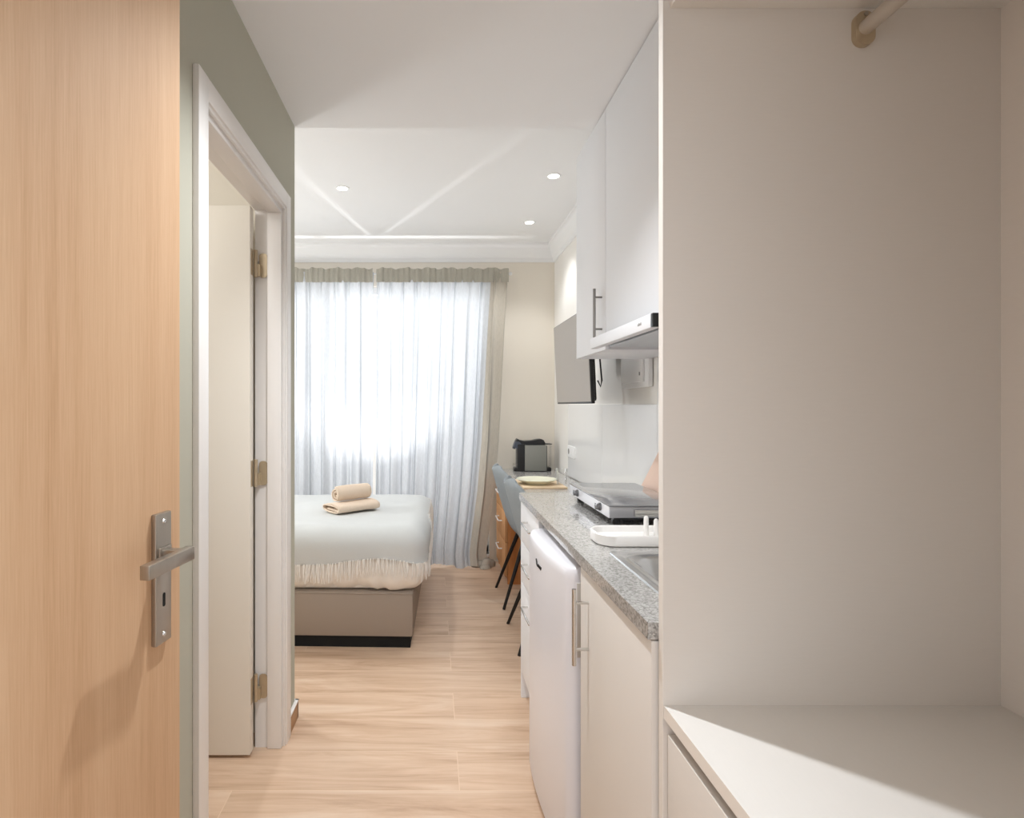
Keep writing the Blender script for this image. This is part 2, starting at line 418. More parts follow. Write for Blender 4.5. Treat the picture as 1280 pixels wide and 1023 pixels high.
# entrance door (oak veneer, opened against the hall wall)
th = math.radians(8.0)
EX, EY = -.4514, 1.0
hx, hy = EX-.80*math.sin(th), EY-.80*math.cos(th)
d1 = thing('door_1', 'oak veneered entrance door opened against the sage green hall wall', 'door', (hx, hy, 0), -th, kind='structure')
obj('leaf', MB().box(-.042, 0, 0, .80, .006, 2.045, .0015), 'oak', d1, local=True)
pl = MB(); pl.prism(rrect(.719, .761, .882, 1.100, .002), 0, .009, 'x', .0015)
plate = obj('handle_plate', pl, 'steel', d1, local=True)
obj('keyhole', MB().prism(rrect(.7365, .7435, .943, .966, .003), .009, .0094, 'x'), 'cavity', plate, local=True)
for z in (.897, 1.086):
    obj('screw', MB().lathe([(0, .0025), (.003, .002), (.0042, 0)], mtx=Matrix.Translation((.009, .74, z)) @ Matrix.Rotation(PI/2, 4, 'Y'), n=16), 'chrome', plate, local=True)
lv = MB().box(.009, .013, .724, .756, 1.012, 1.044, .001).box(.009, .052, .730, .748, 1.020, 1.040, .0015).box(.040, .056, .634, .754, 1.020, 1.042, .0015)
obj('lever', lv, 'steel', d1, local=True)

# window
w = thing('window_1', 'wide white framed balcony window behind the sheer curtains', 'window', (-.46, BY, WZ0), kind='structure')
fm = MB()
fm.box(WX0, WX1, BY+.05, BY+.11, WZ0, WZ0+.06, .004).box(WX0, WX1, BY+.05, BY+.11, WZ1-.06, WZ1, .004)
WM = -.92
for x in (WX0, WM-.03, WX1-.06): fm.box(x, x+.06, BY+.05, BY+.11, WZ0, WZ1, .004)
obj('window_frame', fm, 'pvc', w)
obj('pane', MB().box(WX0+.05, WM-.02, BY+.076, BY+.08, WZ0+.05, WZ1-.05), 'pane', w)
obj('pane', MB().box(WM+.02, WX1-.05, BY+.076, BY+.08, WZ0+.05, WZ1-.05), 'pane', w)
obj('window_sill', MB().box(WX0, WX1, BY-.01, BY+.05, WZ0-.025, WZ0, .004), 'pvc', w)

struct('wall_bounce', MB().box(BX, RW+.1, BY+1.10, BY+1.20, -.1, 1.0), 'white_wall', 'white parapet added unseen outside the window to reflect daylight', 'parapet')  # parapet added to bounce daylight onto the lower curtain
struct('floor_balcony', MB().box(BX, RW+.1, BY+.15, BY+1.10, -.1, .0), 'mel', 'pale balcony floor outside the curtained window', 'floor')

# white glossy splash panel on the right wall
struct('wall_panel', MB().box(RW-.010, RW, 2.475, 3.28, .765, 1.285, .0015).box(RW-.010, RW, 3.283, 4.10, .765, 1.285, .0015).box(RW-.010, RW, 1.0, 2.472, .90, 1.49, .0015),
       'splash', 'glossy white splash panel on the wall above worktop and desk', 'wall panel')

# ================================================================== WARDROBE
wd = thing('wardrobe', 'open off-white wardrobe with shelf, hanging rail and drawer at the right', 'wardrobe', (.70, .6, 0))
WN = .20
for a, b in ((.970, .988), (WN, WN+.018)):
    o = obj('side_panel', MB().box(.3995, .995, a, b, 0, HALL-.004, .0007), 'mel', wd)
    obj('edge_strip', MB().box(.3985, .3995, a, b, 0, HALL-.004), 'mel_edge', o)
obj('back_panel', MB().box(.984, .996, WN+.018, .970, .06, HALL-.004), 'mel', wd)
o = obj('shelf', MB().box(.401, .984, WN+.018, .970, .738, .760, .0006), 'mel2', wd)
obj('edge_strip', MB().box(.4, .401, WN+.018, .970, .738, .760), 'mel_edge', o)
o = obj('shelf', MB().box(.412, .984, WN+.018, .970, 1.968, 1.990, .0006), 'mel2', wd)
obj('edge_strip', MB().box(.411, .412, WN+.018, .970, 1.968, 1.990), 'mel_edge', o)
obj('top_panel', MB().box(.4, .984, WN+.018, .970, HALL-.024, HALL-.004), 'mel2', wd)
obj('drawer', MB().box(.405, .421, WN+.022, .966, .40, .712, .001).box(.421, .95, WN+.03, .955, .41, .60), 'mel', wd)
obj('drawer', MB().box(.405, .421, WN+.022, .966, .075, .395, .001).box(.421, .95, WN+.03, .955, .09, .30), 'mel', wd)
obj('plinth', MB().box(.43, .448, WN+.018, .970, 0, .07), 'mel', wd)
obj('hanging_rail', MB().cyl((.742, WN+.03, 1.928), (.742, .962, 1.928), .0125, n=28), mat('rail_tube', (206, 198, 188), .35, .5), wd)
for y0, y1 in ((.9595, .970), (WN+.018, WN+.029)):
    fl = MB(); fl.prism(rrect(.725, .759, 1.899, 1.957, .0165), y0, y1, 'y')
    fo = obj('rail_bracket', fl, 'brass', wd)
    obj('screw', MB().cyl((.742, .9575 if y0 > .5 else .2305, 1.951), (.742, .96 if y0 > .5 else .228, 1.951), .0035, n=12), 'steel', fo)

# ================================================================== KITCHEN
KX = .388   # front plane of the lower units
WT = .895
# worktop with the sink cut-out
SX0, SX1, SY0, SY1 = .484, .904, 1.04, 1.418
wt = MB()
E = .381
for (a, b, c, d) in ((E, SX0, .992, 2.47), (SX1, .99, .992, 2.47), (SX0, SX1, .992, SY0), (SX0, SX1, SY1, 2.47)): wt.box(a, b, c, d, WT-.03, WT)
bmesh.ops.remove_doubles(wt.bm, verts=wt.bm.verts, dist=1e-5)
tag(obj('worktop', wt, 'granite', smooth=0), 'polished grey granite worktop on the white kitchen units', 'worktop')

# sink unit
su = thing('sink_cabinet', 'cream kitchen cabinet with one door, under the sink and next to the wardrobe', 'cabinet', (.70, 1.23, 0))
obj('carcass', MB().box(KX+.02, .985, .992, 1.004, .1, WT-.031).box(KX+.02, .985, 1.458, 1.472, .1, WT-.031).box(KX+.02, .985, 1.004, 1.458, .1, .116), 'kit', su)
dr = obj('door', MB().box(KX, KX+.018, .994, 1.470, .11, WT-.034, .0012), 'kit', su)
hb = MB().tube([(.352, 1.395, .632), (.352, 1.395, .822)], .0055, 14)
for z in (.672, .788): hb.cyl((.352, 1.395, z), (KX, 1.395, z), .004)
obj('handle', hb, 'chrome', dr)
obj('plinth', MB().box(KX+.04, KX+.056, .994, 1.472, 0, .098), 'kit', su)

# sink
sk = thing('sink', 'stainless steel inset sink with rounded bowl in the granite worktop', 'sink', (.70, 1.24, WT))
def sink_mesh():
    mb = MB(); t = bmesh.new()
    n = 8
    lev = [(rrect(.458, .93, 1.012, 1.462, .012, n), WT+.0005), (rrect(.460, .928, 1.014, 1.460, .012, n), WT+.0045), (rrect(.472, .916, 1.026, 1.448, .014, n), WT+.0035),
           (rrect(.478, .910, 1.032, 1.434, .05, n), WT+.0035), (rrect(.481, .907, 1.035, 1.431, .055, n), WT+.0065), (rrect(.487, .901, 1.041, 1.421, .06, n), WT+.006),
           (rrect(.492, .896, 1.046, 1.412, .065, n), WT-.004), (rrect(.496, .892, 1.050, 1.408, .068, n), WT-.014),
           (rrect(.508, .880, 1.062, 1.396, .075, n), WT-.10), (rrect(.535, .855, 1.090, 1.368, .07, n), WT-.145), (rrect(.66, .74, 1.18, 1.26, .039, n), WT-.150)]
    R = [[t.verts.new((x, y, z)) for x, y in p] for p, z in lev]; m = len(R[0])
    for A, B in zip(R, R[1:]):
        for k in range(m): t.faces.new((A[k], A[(k+1) % m], B[(k+1) % m], B[k]))
    t.faces.new(R[-1])
    bmesh.ops.recalc_face_normals(t, faces=t.faces)
    for f in t.faces:
        pass
    return mb.add(t)
obj('basin', sink_mesh(), 'inox', sk, smooth=60)
obj('drain', MB().lathe([(0, .002), (.03, .002), (.038, .004), (.04, 0)], (.70, 1.22, WT-.149)), 'chrome', sk)

# drawer unit at the far end
du = thing('drawer_cabinet', 'narrow white kitchen drawer unit beyond the fridge, three wire handles', 'cabinet', (.70, 2.25, 0))
obj('carcass', MB().box(KX+.02, .985, 2.052, 2.066, .1, WT-.031).box(KX, .985, 2.452, 2.468, 0, WT-.031).box(KX+.02, .985, 2.066, 2.452, .1, .116).box(KX+.02, .985, 2.066, 2.452, WT-.05, WT-.031), 'kit_up', du)
for z0, z1, hz in ((.692, .860, .800), (.514, .688, .628), (.118, .510, .455)):
    dd = obj('drawer', MB().box(KX, KX+.018, 2.054, 2.449, z0, z1, .0012).box(KX+.018, .93, 2.075, 2.435, z0+.02, z1-.03), 'kit_up', du)
    y0, y1 = 2.10, 2.29
    obj('handle', MB().tube([(KX, y1, hz), (KX-.022, y1, hz), (KX-.027, y1-.005, hz), (KX-.027, y0+.005, hz), (KX-.022, y0, hz), (KX, y0, hz)], .004, 10), 'chrome', dd)
obj('plinth', MB().box(KX+.05, KX+.066, 2.054, 2.452, 0, .1), 'kit_up', du)

# fridge: bulging door with rounded ends, worn logo mark, recessed grip
rz = math.radians(2.5)
fg = thing('fridge', 'white undercounter fridge with bulging rounded door below the worktop', 'refrigerator', (.364, 1.755, 0), rz)
FW, FT = .245, .842
def fridge_door():
    P = []; n = 44
    for k in range(n+1):
        u = -1+2*k/n
        y = u*FW
        P.append((-.018*(1-abs(u)**2.2)-.011*(1-abs(u)**26), y))
    r = []
    # rounded corners at both ends, flat back
    front = [(x, y) for x, y in P]
    outline = [(.052, -FW), (.018, -FW)] + [(.010, -FW+.0005), (.004, -FW+.003)] + front[1:-1] + [(.004, FW-.003), (.010, FW-.0005), (.018, FW), (.052, FW)]
    t = bmesh.new(); lev = []
    Z = [(.022, .008), (.026, .003), (.034, 0), (.4, 0), (FT-.034, 0), (FT-.018, .002), (FT-.008, .006), (FT-.003, .012), (FT, .021)]
    for z, ins in Z:
        ring = []
        for x, y in outline:
            xx = x+ins*(1 if x < .03 else 0); yy = y*(1-ins*.25/FW)
            ring.append(t.verts.new((min(xx, .052), yy, z)))
        lev.append(ring)
    m = len(outline)
    for A, B in zip(lev, lev[1:]):
        for k in range(m): t.faces.new((A[k], A[(k+1) % m], B[(k+1) % m], B[k]))
    t.faces.new(lev[0][::-1]); t.faces.new(lev[-1])
    bmesh.ops.recalc_face_normals(t, faces=t.faces)
    return MB().add(t)
fd = obj('door', fridge_door(), 'fridge', fg, local=True, smooth=60)
obj('cabinet_body', MB().box(.060, .55, -FW, FW, .012, FT, .006), 'fridge', fg, local=True)
obj('gasket', MB().box(.052, .060, -FW+.008, FW-.008, .03, FT-.01), 'rubber', fg, local=True)
obj('grip', MB().box(.014, .040, -FW-.003, -FW+.001, .60, .80, .001), mat('grip_recess', (196, 190, 182), .5), fd, local=True)
def logo():
    mb = MB(); y0 = .045; x = -.0305; z = .775
    mb.tube([(x+.001, y0, z+.012), (x, y0-.010, z+.005), (x, y0-.012, z-.002), (x, y0-.022, z-.005)], .0026, 6)
    for k in range(4): mb.tube([(x, y0-.026-.012*k, z-.006), (x, y0-.031-.012*k, z+.003)], .0020, 6)
    return mb
obj('logo_mark', logo(), 'matte_black', fd, local=True)
for y in (-.19, .19): obj('foot', MB().cyl((.1, y, 0), (.1, y, .014), .018), 'black', fg, local=True)

# hob
HX0, HX1, HY0, HY1, HZ0, HZ1 = .5616, .83, 1.787, 2.30, .920, .9615
hb = thing('hob', 'portable two-burner hob with dark glass top and silver knob panel on the worktop', 'hob', ((HX0+HX1)/2, 2.04, WT))
obj('housing', MB().box(HX0+.004, HX1, HY0, HY1, HZ0, HZ1-.006, .002), 'hob_side', hb)
fp = obj('front_panel', MB().box(HX0, HX0+.004, HY0, HY1, HZ0, HZ1-.004, .001), mat('satin_silver', (236, 236, 240), .3, .25, var=.01), hb)
gt = obj('glass_top', MB().box(HX0-.001, HX1, HY0-.002, HY1+.002, HZ1-.005, HZ1, .0015), 'hob_glass', hb)
for y in (1.875, 2.165):
    k = MB().cyl((HX0, y, .941), (HX0-.006, y, .941), .0135, .013, n=28).cyl((HX0-.004, y, .941), (HX0-.018, y, .941), .0105, .0095, n=28, bev=.001)
    k.box(HX0-.0190, HX0-.0165, y-.002, y+.002, .940, .953)
    obj('knob', k, 'dark_steel', hb)
for x in (HX0+.035, HX1-.035):
    for y in (HY0+.04, HY1-.04): obj('foot', MB().cyl((x, y, WT), (x, y, HZ0+.002), .014), 'black', hb)
obj('underside', MB().box(HX0+.02, HX1-.01, HY0+.012, HY1-.012, HZ0-.008, HZ0+.001), 'black', hb)
hn = MB().box(.640, .80, HY0-.016, HY0-.012, .928, .948, .001).box(.640, .646, HY0-.014, HY0+.001, .928, .948).box(.794, .80, HY0-.014, HY0+.001, .928, .948)
obj('side_handle', hn, 'chrome', hb)

# white tray with pegs
ty = thing('dish_tray', 'white plastic drying tray with upright pegs between sink and hob', 'tray', (.62, 1.58, WT))
def tray_mesh():
    t = bmesh.new(); n = 8
    lev = [(rrect(.458, .79, 1.518, 1.640, .045, n), WT), (rrect(.452, .796, 1.512, 1.646, .05, n), WT+.004), (rrect(.450, .798, 1.510, 1.648, .052, n), WT+.030),
           (rrect(.453, .795, 1.513, 1.645, .05, n), WT+.033), (rrect(.458, .790, 1.518, 1.640, .046, n), WT+.031), (rrect(.462, .786, 1.522, 1.636, .042, n), WT+.016)]
    R = [[t.verts.new((x, y, z)) for x, y in p] for p, z in lev]; m = len(R[0])
    for A, B in zip(R, R[1:]):
        for k in range(m): t.faces.new((A[k], A[(k+1) % m], B[(k+1) % m], B[k]))
    t.faces.new(R[-1]); t.faces.new(R[0][::-1]); bmesh.ops.recalc_face_normals(t, faces=t.faces)
    return MB().add(t)
obj('tray', tray_mesh(), 'tray', ty, smooth=50)
for k in range(6):
    x = .600+.032*k; y = 1.575+(.010 if k % 2 else 0); z = WT+(.072 if k % 2 == 0 else .062)
    obj('peg', MB().lathe([(.0075, 0), (.0065, z-WT-.02), (.0058, z-WT-.016), (.004, z-WT-.0125), (0, z-WT-.011)], (x, y, WT+.014), n=18), 'tray', ty)

# cutting board leaning on the wall
cb = MB(); cb.prism(rrect(-.16, .16, 0, .27, .025), -.006, .006, 'x', .002)
o = obj('cutting_board', cb, 'board', local=True)
o.location = (.848, 2.17, WT+.002); o.rotation_euler = (0, math.radians(27), 0)
tag(o, 'pinkish beige cutting board leaning on the wall behind the hob', 'cutting board')

# upper cabinets
UX = .66
uc = thing('wall_cabinet', 'tall white wall cabinet at the far end of the kitchen with bar handle', 'cabinet', (.83, 2.36, 1.493))
obj('carcass', MB().box(UX+.02, .99, 2.142, 2.572, 1.493, HALL-.002, .001), 'kit_up', uc)
dr = obj('door', MB().box(UX, UX+.018, 2.142, 2.574, 1.494, HALL-.006, .0012), 'kit_up', uc)
hd = MB().tube([(.630, 2.185, 1.545), (.630, 2.185, 1.735)], .0055, 14)
for z in (1.578, 1.702): hd.cyl((.630, 2.185, z), (UX, 2.185, z), .004)
obj('handle', hd, mat('dark_nickel', (150, 148, 146), .3, .85), dr)
uc2 = thing('wall_cabinet', 'wide white wall cabinet directly above the extractor hood', 'cabinet', (.83, 1.83, 1.54))
obj('carcass', MB().box(UX+.02, .99, 1.53, 2.138, 1.560, HALL-.002, .001), 'kit_up', uc2)
obj('door', MB().box(UX, UX+.018, 1.532, 2.138, 1.536, HALL-.006, .0012), 'kit_up', uc2)

# extractor hood
ho = thing('extractor_hood', 'slim white pull-out extractor hood under the wall cabinet', 'extractor hood', (.8, 1.83, 1.49))
obj('housing', MB().box(.662, .985, 1.533, 2.137, 1.518, 1.558), 'kit_up', ho)
hf = obj('front_bar', MB().box(.600, .628, 1.545, 2.137, 1.495, 1.534, .002), 'kit_up', ho)
obj('end_cap', MB().box(.6005, .628, 1.529, 1.545, 1.4955, 1.5335, .002), 'black', ho)
obj('slide', MB().box(.628, .97, 1.545, 2.125, 1.508, 1.517), 'black', ho)
obj('filter', MB().box(.662, .95, 1.56, 2.10, 1.500, 1.509, .001), 'filter', ho)
lg = MB()
for k, hgt in enumerate((.008, .006, .008, .006)): lg.box(.5992, .6002, 1.612+.0075*k, 1.6165+.0075*k, 1.511, 1.511+hgt)
obj('logo_mark', lg, 'rubber', hf)

# ================================================================== ON THE RIGHT WALL
fb = thing('fuse_box', 'white fuse box with framed cover on the wall below the cabinets', 'fuse box', (RW, 2.71, 1.36))
a = MB()
a.box(.974, .998, 2.535, 2.885, 1.365, 1.70, .006)
obj('frame', a, 'pvc', fb)
obj('cover', MB().box(.962, .974, 2.575, 2.87, 1.39, 1.68, .004), 'pvc', fb)
obj('latch', MB().box(.9585, .962, 2.60, 2.606, 1.42, 1.436), 'rubber', fb)

so = thing('power_socket', 'white triple power socket plate on the splash panel above the desk', 'socket', (RW-.01, 3.99, .95))
pl = MB(); pl.prism(rrect(3.885, 4.085, .907, .990, .008), RW-.019, RW-.010, 'x', .002)
p_ = obj('plate', pl, 'pvc', so)
for y in (3.925, 3.985, 4.045):
    s_ = obj('socket_insert', MB().cyl((RW-.0195, y, .9485), (RW-.0188, y, .9485), .021, n=24), 'rubber' if y > 4.0 else 'pvc', p_)

# television on its arm
tv = thing('television', 'flat black-edged television on a wall arm, angled over the desk', 'television', (.74, 3.0, 1.29))
tl = math.atan2(.022, .456)
TM = Matrix.Translation((.747, 3.0, 1.288)) @ Matrix.Rotation(-tl, 4, 'Y')
def tvb(mb): bmesh.ops.transform(mb.bm, matrix=TM, verts=mb.bm.verts); return mb
obj('casing', tvb(MB().box(.001, .018, -.362, .362, 0, .458, .003)), 'black', tv)
obj('screen', tvb(MB().box(-.0008, .001, -.357, .357, .010, .453)), 'screen', tv)
obj('back_cover', tvb(MB().box(.018, .048, -.30, .30, .01, .30, .012)), 'matte_black', tv)
br = MB().box(.97, 1.0, 2.93, 3.07, 1.54, 1.72, .003).box(.790, .806, 2.90, 3.10, 1.50, 1.70, .003).box(.80, .975, 2.985, 3.015, 1.60, 1.64, .003)
obj('wall_bracket', br, 'matte_black', tv)
obj('cable', MB().tube([(.795, 2.70, 1.40), (.806, 2.69, 1.37), (.812, 2.69, 1.40), (.812, 2.72, 1.50), (.83, 2.80, 1.60), (.97, 2.96, 1.66)], .004, 8), 'black', tv)

# ================================================================== DESK CORNER
DZ = .760
dk = thing('desk', 'long granite topped desk with beech drawers under the television', 'desk', (.76, 3.5, 0))
obj('desktop', MB().box(.515, .988, 2.475, BY-.002, DZ-.03, DZ, .002), 'granite_desk', dk, smooth=0)
obj('side_panel', MB().box(.535, .985, 4.00, 4.018, 0, DZ-.031), 'desk_wood', dk)
obj('side_panel', MB().box(.535, .985, 4.525, 4.543, 0, DZ-.031), 'desk_wood', dk)
obj('side_panel', MB().box(.56, .985, 2.480, 2.498, 0, DZ-.031), 'desk_wood', dk)
obj('back_panel', MB().box(.965, .983, 2.498, 4.00, .35, DZ-.031), 'desk_wood', dk)
for z0, z1, z in ((.515, .722, .627), (.300, .510, .420), (.055, .295, .212)):
    q = obj('drawer', MB().box(.516, .534, 4.002, 4.541, z0, z1, .001).box(.534, .94, 4.03, 4.51, z0+.02, z1-.03), 'desk_front', dk)
    obj('handle', MB().tube([(.516, 4.36, z), (.492, 4.36, z), (.490, 4.355, z), (.490, 4.185, z), (.492, 4.18, z), (.516, 4.18, z)], .005, 10), 'pvc', q)
obj('plinth', MB().box(.55, .566, 4.018, 4.525, 0, .055), 'desk_wood', dk)

# chairs
def make_chair(loc, label):
    t = thing('dining_chair', label, 'chair', loc, 0, 'blue-grey chairs at the desk')
    prof = [(.215, .445), (.18, .462), (.10, .456), (.0, .448), (-.08, .448), (-.135, .458), (-.170, .49), (-.195, .545), (-.22, .62), (-.245, .70), (-.266, .775), (-.277, .815), (-.284, .842), (-.288, .857), (-.289, .862)]
    wid = [.155, .195, .222, .230, .230, .226, .222, .220, .218, .212, .198, .178, .145, .10, .05]
    n = len(prof)
    def f(u, v):
        a = v*(n-1); i = min(int(a), n-2); s = a-i; s = s*s*(3-2*s)*.35+s*.65
        x = prof[i][0]*(1-s)+prof[i+1][0]*s; z = prof[i][1]*(1-s)+prof[i+1][1]*s; wv = wid[i]*(1-s)+wid[i+1]*s
        q = -1+2*u
        back = min(1, max(0, (z-.47)/.2)) if a > 5 else 0
        seat = 1-back
        return Vector((x+back*.075*q*q*min(1, wv/.2), q*wv, z+seat*.035*abs(q)**3))
    o = obj('seat_shell', MB().grid(f, 18, 56), 'chair', t, local=True, smooth=80)
    md = o.modifiers.new('thick', 'SOLIDIFY'); md.thickness = .030; md.offset = -1
    sb = o.modifiers.new('round', 'SUBSURF'); sb.levels = 1; sb.render_levels = 1
    obj('seat_plate', MB().box(-.14, .14, -.13, .13, .405, .422, .004), 'matte_black', t, local=True)
    for sx, sy in ((-1, 1), (-1, -1), (1, 1), (1, -1)):
        obj('leg', MB().cyl((sx*.12, sy*.115, .425), ((-.268 if sx < 0 else .235), sy*.212, 0), .0145, .0085, n=16), 'matte_black', t, local=True)
    return t
c1 = make_chair((.708, 3.07, 0), 'blue-grey upholstered chair with black legs, the one nearer the kitchen units')
dup(c1, (.712, 3.72, 0), 'blue-grey upholstered chair with black legs, the one nearer the curtain')

# placemat, plate, glass
tag(obj('serving_board', MB().box(.560, .836, 3.47, 3.85, DZ, DZ+.012, .003), 'mat_wood', loc=(.7, 3.66, DZ)), 'pale wooden board under the plate on the desk', 'board')
pz = DZ+.012
tag(obj('plate', MB().lathe([(0, .003), (.062, .003), (.066, 0), (.072, 0), (.078, .006), (.105, .018), (.128, .030), (.130, .032), (.128, .034), (.103, .023), (.076, .012), (0, .010)], (.672, 3.63, pz), n=56),
        'plate', loc=(.672, 3.63, pz)), 'pale green round plate on the wooden board', 'plate')
tag(obj('drinking_glass', MB().lathe([(0, .006), (.024, .006), (.028, .010), (.034, .05), (.038, .10), (.039, .104), (.041, .104), (.040, .10), (.036, .05), (.031, .004), (.028, 0), (0, 0)], (.826, 3.585, pz), n=40),
        'clear', loc=(.826, 3.585, pz)), 'clear drinking glass beside the plate at the splash panel', 'glass')

# coffee machine
cm = thing('coffee_machine', 'black capsule coffee machine with grey side panel on the desk', 'coffee machine', (.78, 4.44, DZ))
b = MB(); z = DZ
b.box(.664, .735, 4.395, 4.495, z, z+.215, .008)                       # front column
b.box(.73, .90, 4.400, 4.490, z, z+.205, .006)
obj('body', b, 'black', cm)
hp = [(.655, z+.185), (.650, z+.215), (.655, z+.240), (.668, z+.257), (.682, z+.248), (.72, z+.240), (.78, z+.243), (.83, z+.254), (.855, z+.255), (.873, z+.247), (.885, z+.225), (.885, z+.205), (.70, z+.205), (.68, z+.185)]
hd = MB(); hd.prism(hp, 4.402, 4.488, 'y', .004)
hd_o = obj('head', hd, 'black', cm)
obj('dial', MB().cyl((.642, 4.445, z+.212), (.662, 4.445, z+.205), .034, .036, n=32, bev=.003).cyl((.668, 4.398, z+.208), (.668, 4.404, z+.208), .028, n=28), 'dial', hd_o)
for y0, y1 in ((4.386, 4.400), (4.490, 4.504)): obj('side_panel', MB().box(.722, .892, y0, y1, z+.006, z+.208, .003), 'machine_grey', cm)
obj('drip_tray', MB().box(.640, .70, 4.40, 4.49, z, z+.028, .008).box(.645, .672, 4.41, 4.48, z+.028, z+.031), 'black', cm)
obj('cup_grid', MB().box(.640, .70, 4.405, 4.485, z+.052, z+.055, .001).cyl((.645, 4.41, z+.028), (.645, 4.41, z+.052), .0015).cyl((.645, 4.48, z+.028), (.645, 4.48, z+.052), .0015), 'chrome', cm)
obj('water_tank', MB().box(.893, .934, 4.405, 4.485, z+.03, z+.212, .006), 'clear', cm)
obj('tank_lid', MB().box(.885, .938, 4.402, 4.488, z+.212, z+.218, .002), 'black', cm)
obj('tank_base', MB().box(.893, .934, 4.405, 4.485, z, z+.030, .006), 'black', cm)

# ================================================================== BED
rb = math.radians(-1.8)
bed = thing('bed', 'low double bed with taupe upholstered base and cream bedding', 'bed', (-.105, 2.945, 0), rb)
BL, BW = 1.98, 1.27
obj('base', MB().box(-BL, 0, 0, BW, .060, .293, .008), 'taupe', bed, local=True)
obj('base_piping', MB().tube([(-BL, -.001, .286), (0, -.001, .286), (.001, BW, .286)], .0025, 6), 'taupe', bed, local=True)
obj('plinth', MB().box(-BL+.02, -.014, .012, BW-.014, 0, .0615), 'cavity', bed, local=True)
obj('mattress', MB().box(-BL, -.02, .02, BW-.02, .293, .52, .05), 'duvet', bed, local=True)
ZT = .622
def dv(p, n):
    w = noise.noise(p*4)*.012+noise.noise(Vector((p.x*9, p.y*9, p.z*9)))*.004
    if n.y < -.6:    # gathered front
        w += (.010*math.sin(p.x*46+4*noise.noise(p*5))+.006*math.sin(p.x*97+5*noise.noise(p*7)))*max(0, .50-p.z)*4*min(1, (p.z-.29)*12+.3)
        w += .016*math.exp(-((p.x+.12)/.11)**2)*max(0, .46-p.z)*5
    return w
du_ = MB(); rounded(du_, -BL+.0, .075, -.012, BW-.03, .292, ZT, .105, .022, dv)
obj('duvet', du_, 'duvet', bed, local=True, smooth=80)
# hanging corner of the duvet that laps over the base
def lap(u, v):
    x = -.20+.22*u
    z = .335-.055*v*(math.sin(u*PI)**.8)-.01*v
    return Vector((x, -.018-.006*math.sin(u*9)-.005*v, z))

# throw with fringe
th_ = thing('throw_blanket', 'pale blue-grey fringed throw spread over the cream duvet', 'blanket', (-.105, 2.945, 0), rb)
def hem(x, y):
    if y < .2:    # front side
        s = max(0, min(1, (x+.42)/.45))
        return .450+.020*math.sin(x*3.1+1.0)+.035*s*(1-s)*2-.05*max(0, s-.6)
    return .45+.14*min(1, (y-.1)/.5)
def throw_mesh():
    mb = MB(); f = lambda p, n: dv(p, n)*.8+.008+(.006*math.sin(p.x*5+2*p.z*9)*max(0, .60-p.z)*6 if n.y < -.3 else 0)
    rounded(mb, -BL+.3, .072, -.014, BW-.05, .292, ZT+.001, .106, .02, f)
    kill = [fc for fc in mb.bm.faces if all(v.co.z < hem(v.co.x, v.co.y) for v in fc.verts) or all(v.co.x < -BL+.42 for v in fc.verts)]
    bmesh.ops.delete(mb.bm, geom=kill, context='FACES')
    for v in mb.bm.verts:
        h_ = hem(v.co.x, v.co.y)
        if v.co.z < h_: v.co.z = h_
    return mb
tm = throw_mesh()
edge = sorted([v.co.copy() for v in tm.bm.verts if v.is_boundary and v.co.x > -BL+.45], key=lambda c: (c.x-c.y*.5))
to = obj('cloth', tm, 'throw', th_, local=True, smooth=80)
fg_ = MB()
def strand(p, out, L):
    a = Vector(p)+out*.003
    k = random.uniform(-.012, .012); t = Vector((-out.y, out.x, 0))
    p1 = a+out*.006+t*k*.4+Vector((0, 0, -L*.5)); p2 = a+out*.003+t*k+Vector((0, 0, -L))
    fg_.tube([a+Vector((0, 0, .006)), p1, p2], [.0026, .0024, .0014], 5)
for c in edge:
    if c.y < .12: out = Vector((0, -1, 0)) if c.x < -.03 else Vector((.7, -.7, 0))
    else: out = Vector((1, 0, 0))
    for q in range(3):
        strand((c.x+random.uniform(-.011, .011)*(1 if abs(out.y) > .5 else 0), c.y+random.uniform(-.01, .01)*(1 if abs(out.x) > .5 else 0), c.z), out, random.uniform(.06, .10))
obj('fringe', fg_, 'fringe', th_, local=True, smooth=80)

# towels
def towel_mesh(wd_, ht, turns, L, steps=150, thick=.010):
    """a strip wound into a flattened roll, extruded along X, with soft ends"""
    t = bmesh.new(); rings = []
    nl = 16
    for k in range(steps+1):
        a = k/steps; ang = PI*.5+turns*2*PI*a
        r = 1-a*.86
        ex = wd_*.5-(1-r)*ht*.5; ez = ht*.5*r
        ex = max(ex, .004); ez = max(ez, .003)
        sx, sz = math.cos(ang), math.sin(ang)
        p = .75 if wd_ > ht*1.5 else 1
        rings.append((ex*math.copysign(abs(sx)**p, sx), ez*math.copysign(abs(sz)**p, sz)))
    V = []
    for k, (y, z) in enumerate(rings):
        dep = k/steps*.010
        row = []
        for j in range(nl+1):
            s = -1+2*j/nl
            e = 1-.09*abs(s)**8
            x = s*(L/2-dep)
            row.append(t.verts.new((x, y*e+.003*noise.noise(Vector((x*14, y*20, z*20+3))), z*e+.0025*noise.noise(Vector((x*12, y*16+5, z*16))))))
        V.append(row)
    for A, B in zip(V, V[1:]):
        for j in range(nl): t.faces.new((A[j], A[j+1], B[j+1], B[j]))
    bmesh.ops.recalc_face_normals(t, faces=t.faces)
    return MB().add(t)
def towel(name, mb, loc, rot, label):
    o = obj(name, mb, 'towel', local=True, smooth=80); o.location = loc; o.rotation_euler = (0, 0, rot)
    md = o.modifiers.new('thick', 'SOLIDIFY'); md.thickness = .008; md.offset = 1
    return tag(o, label, 'towel')
towel('folded_towel', towel_mesh(.20, .052, 1.6, .30), (-.505, 3.46, .661), math.radians(42), 'beige towel folded flat on the bed, under the rolled towel')
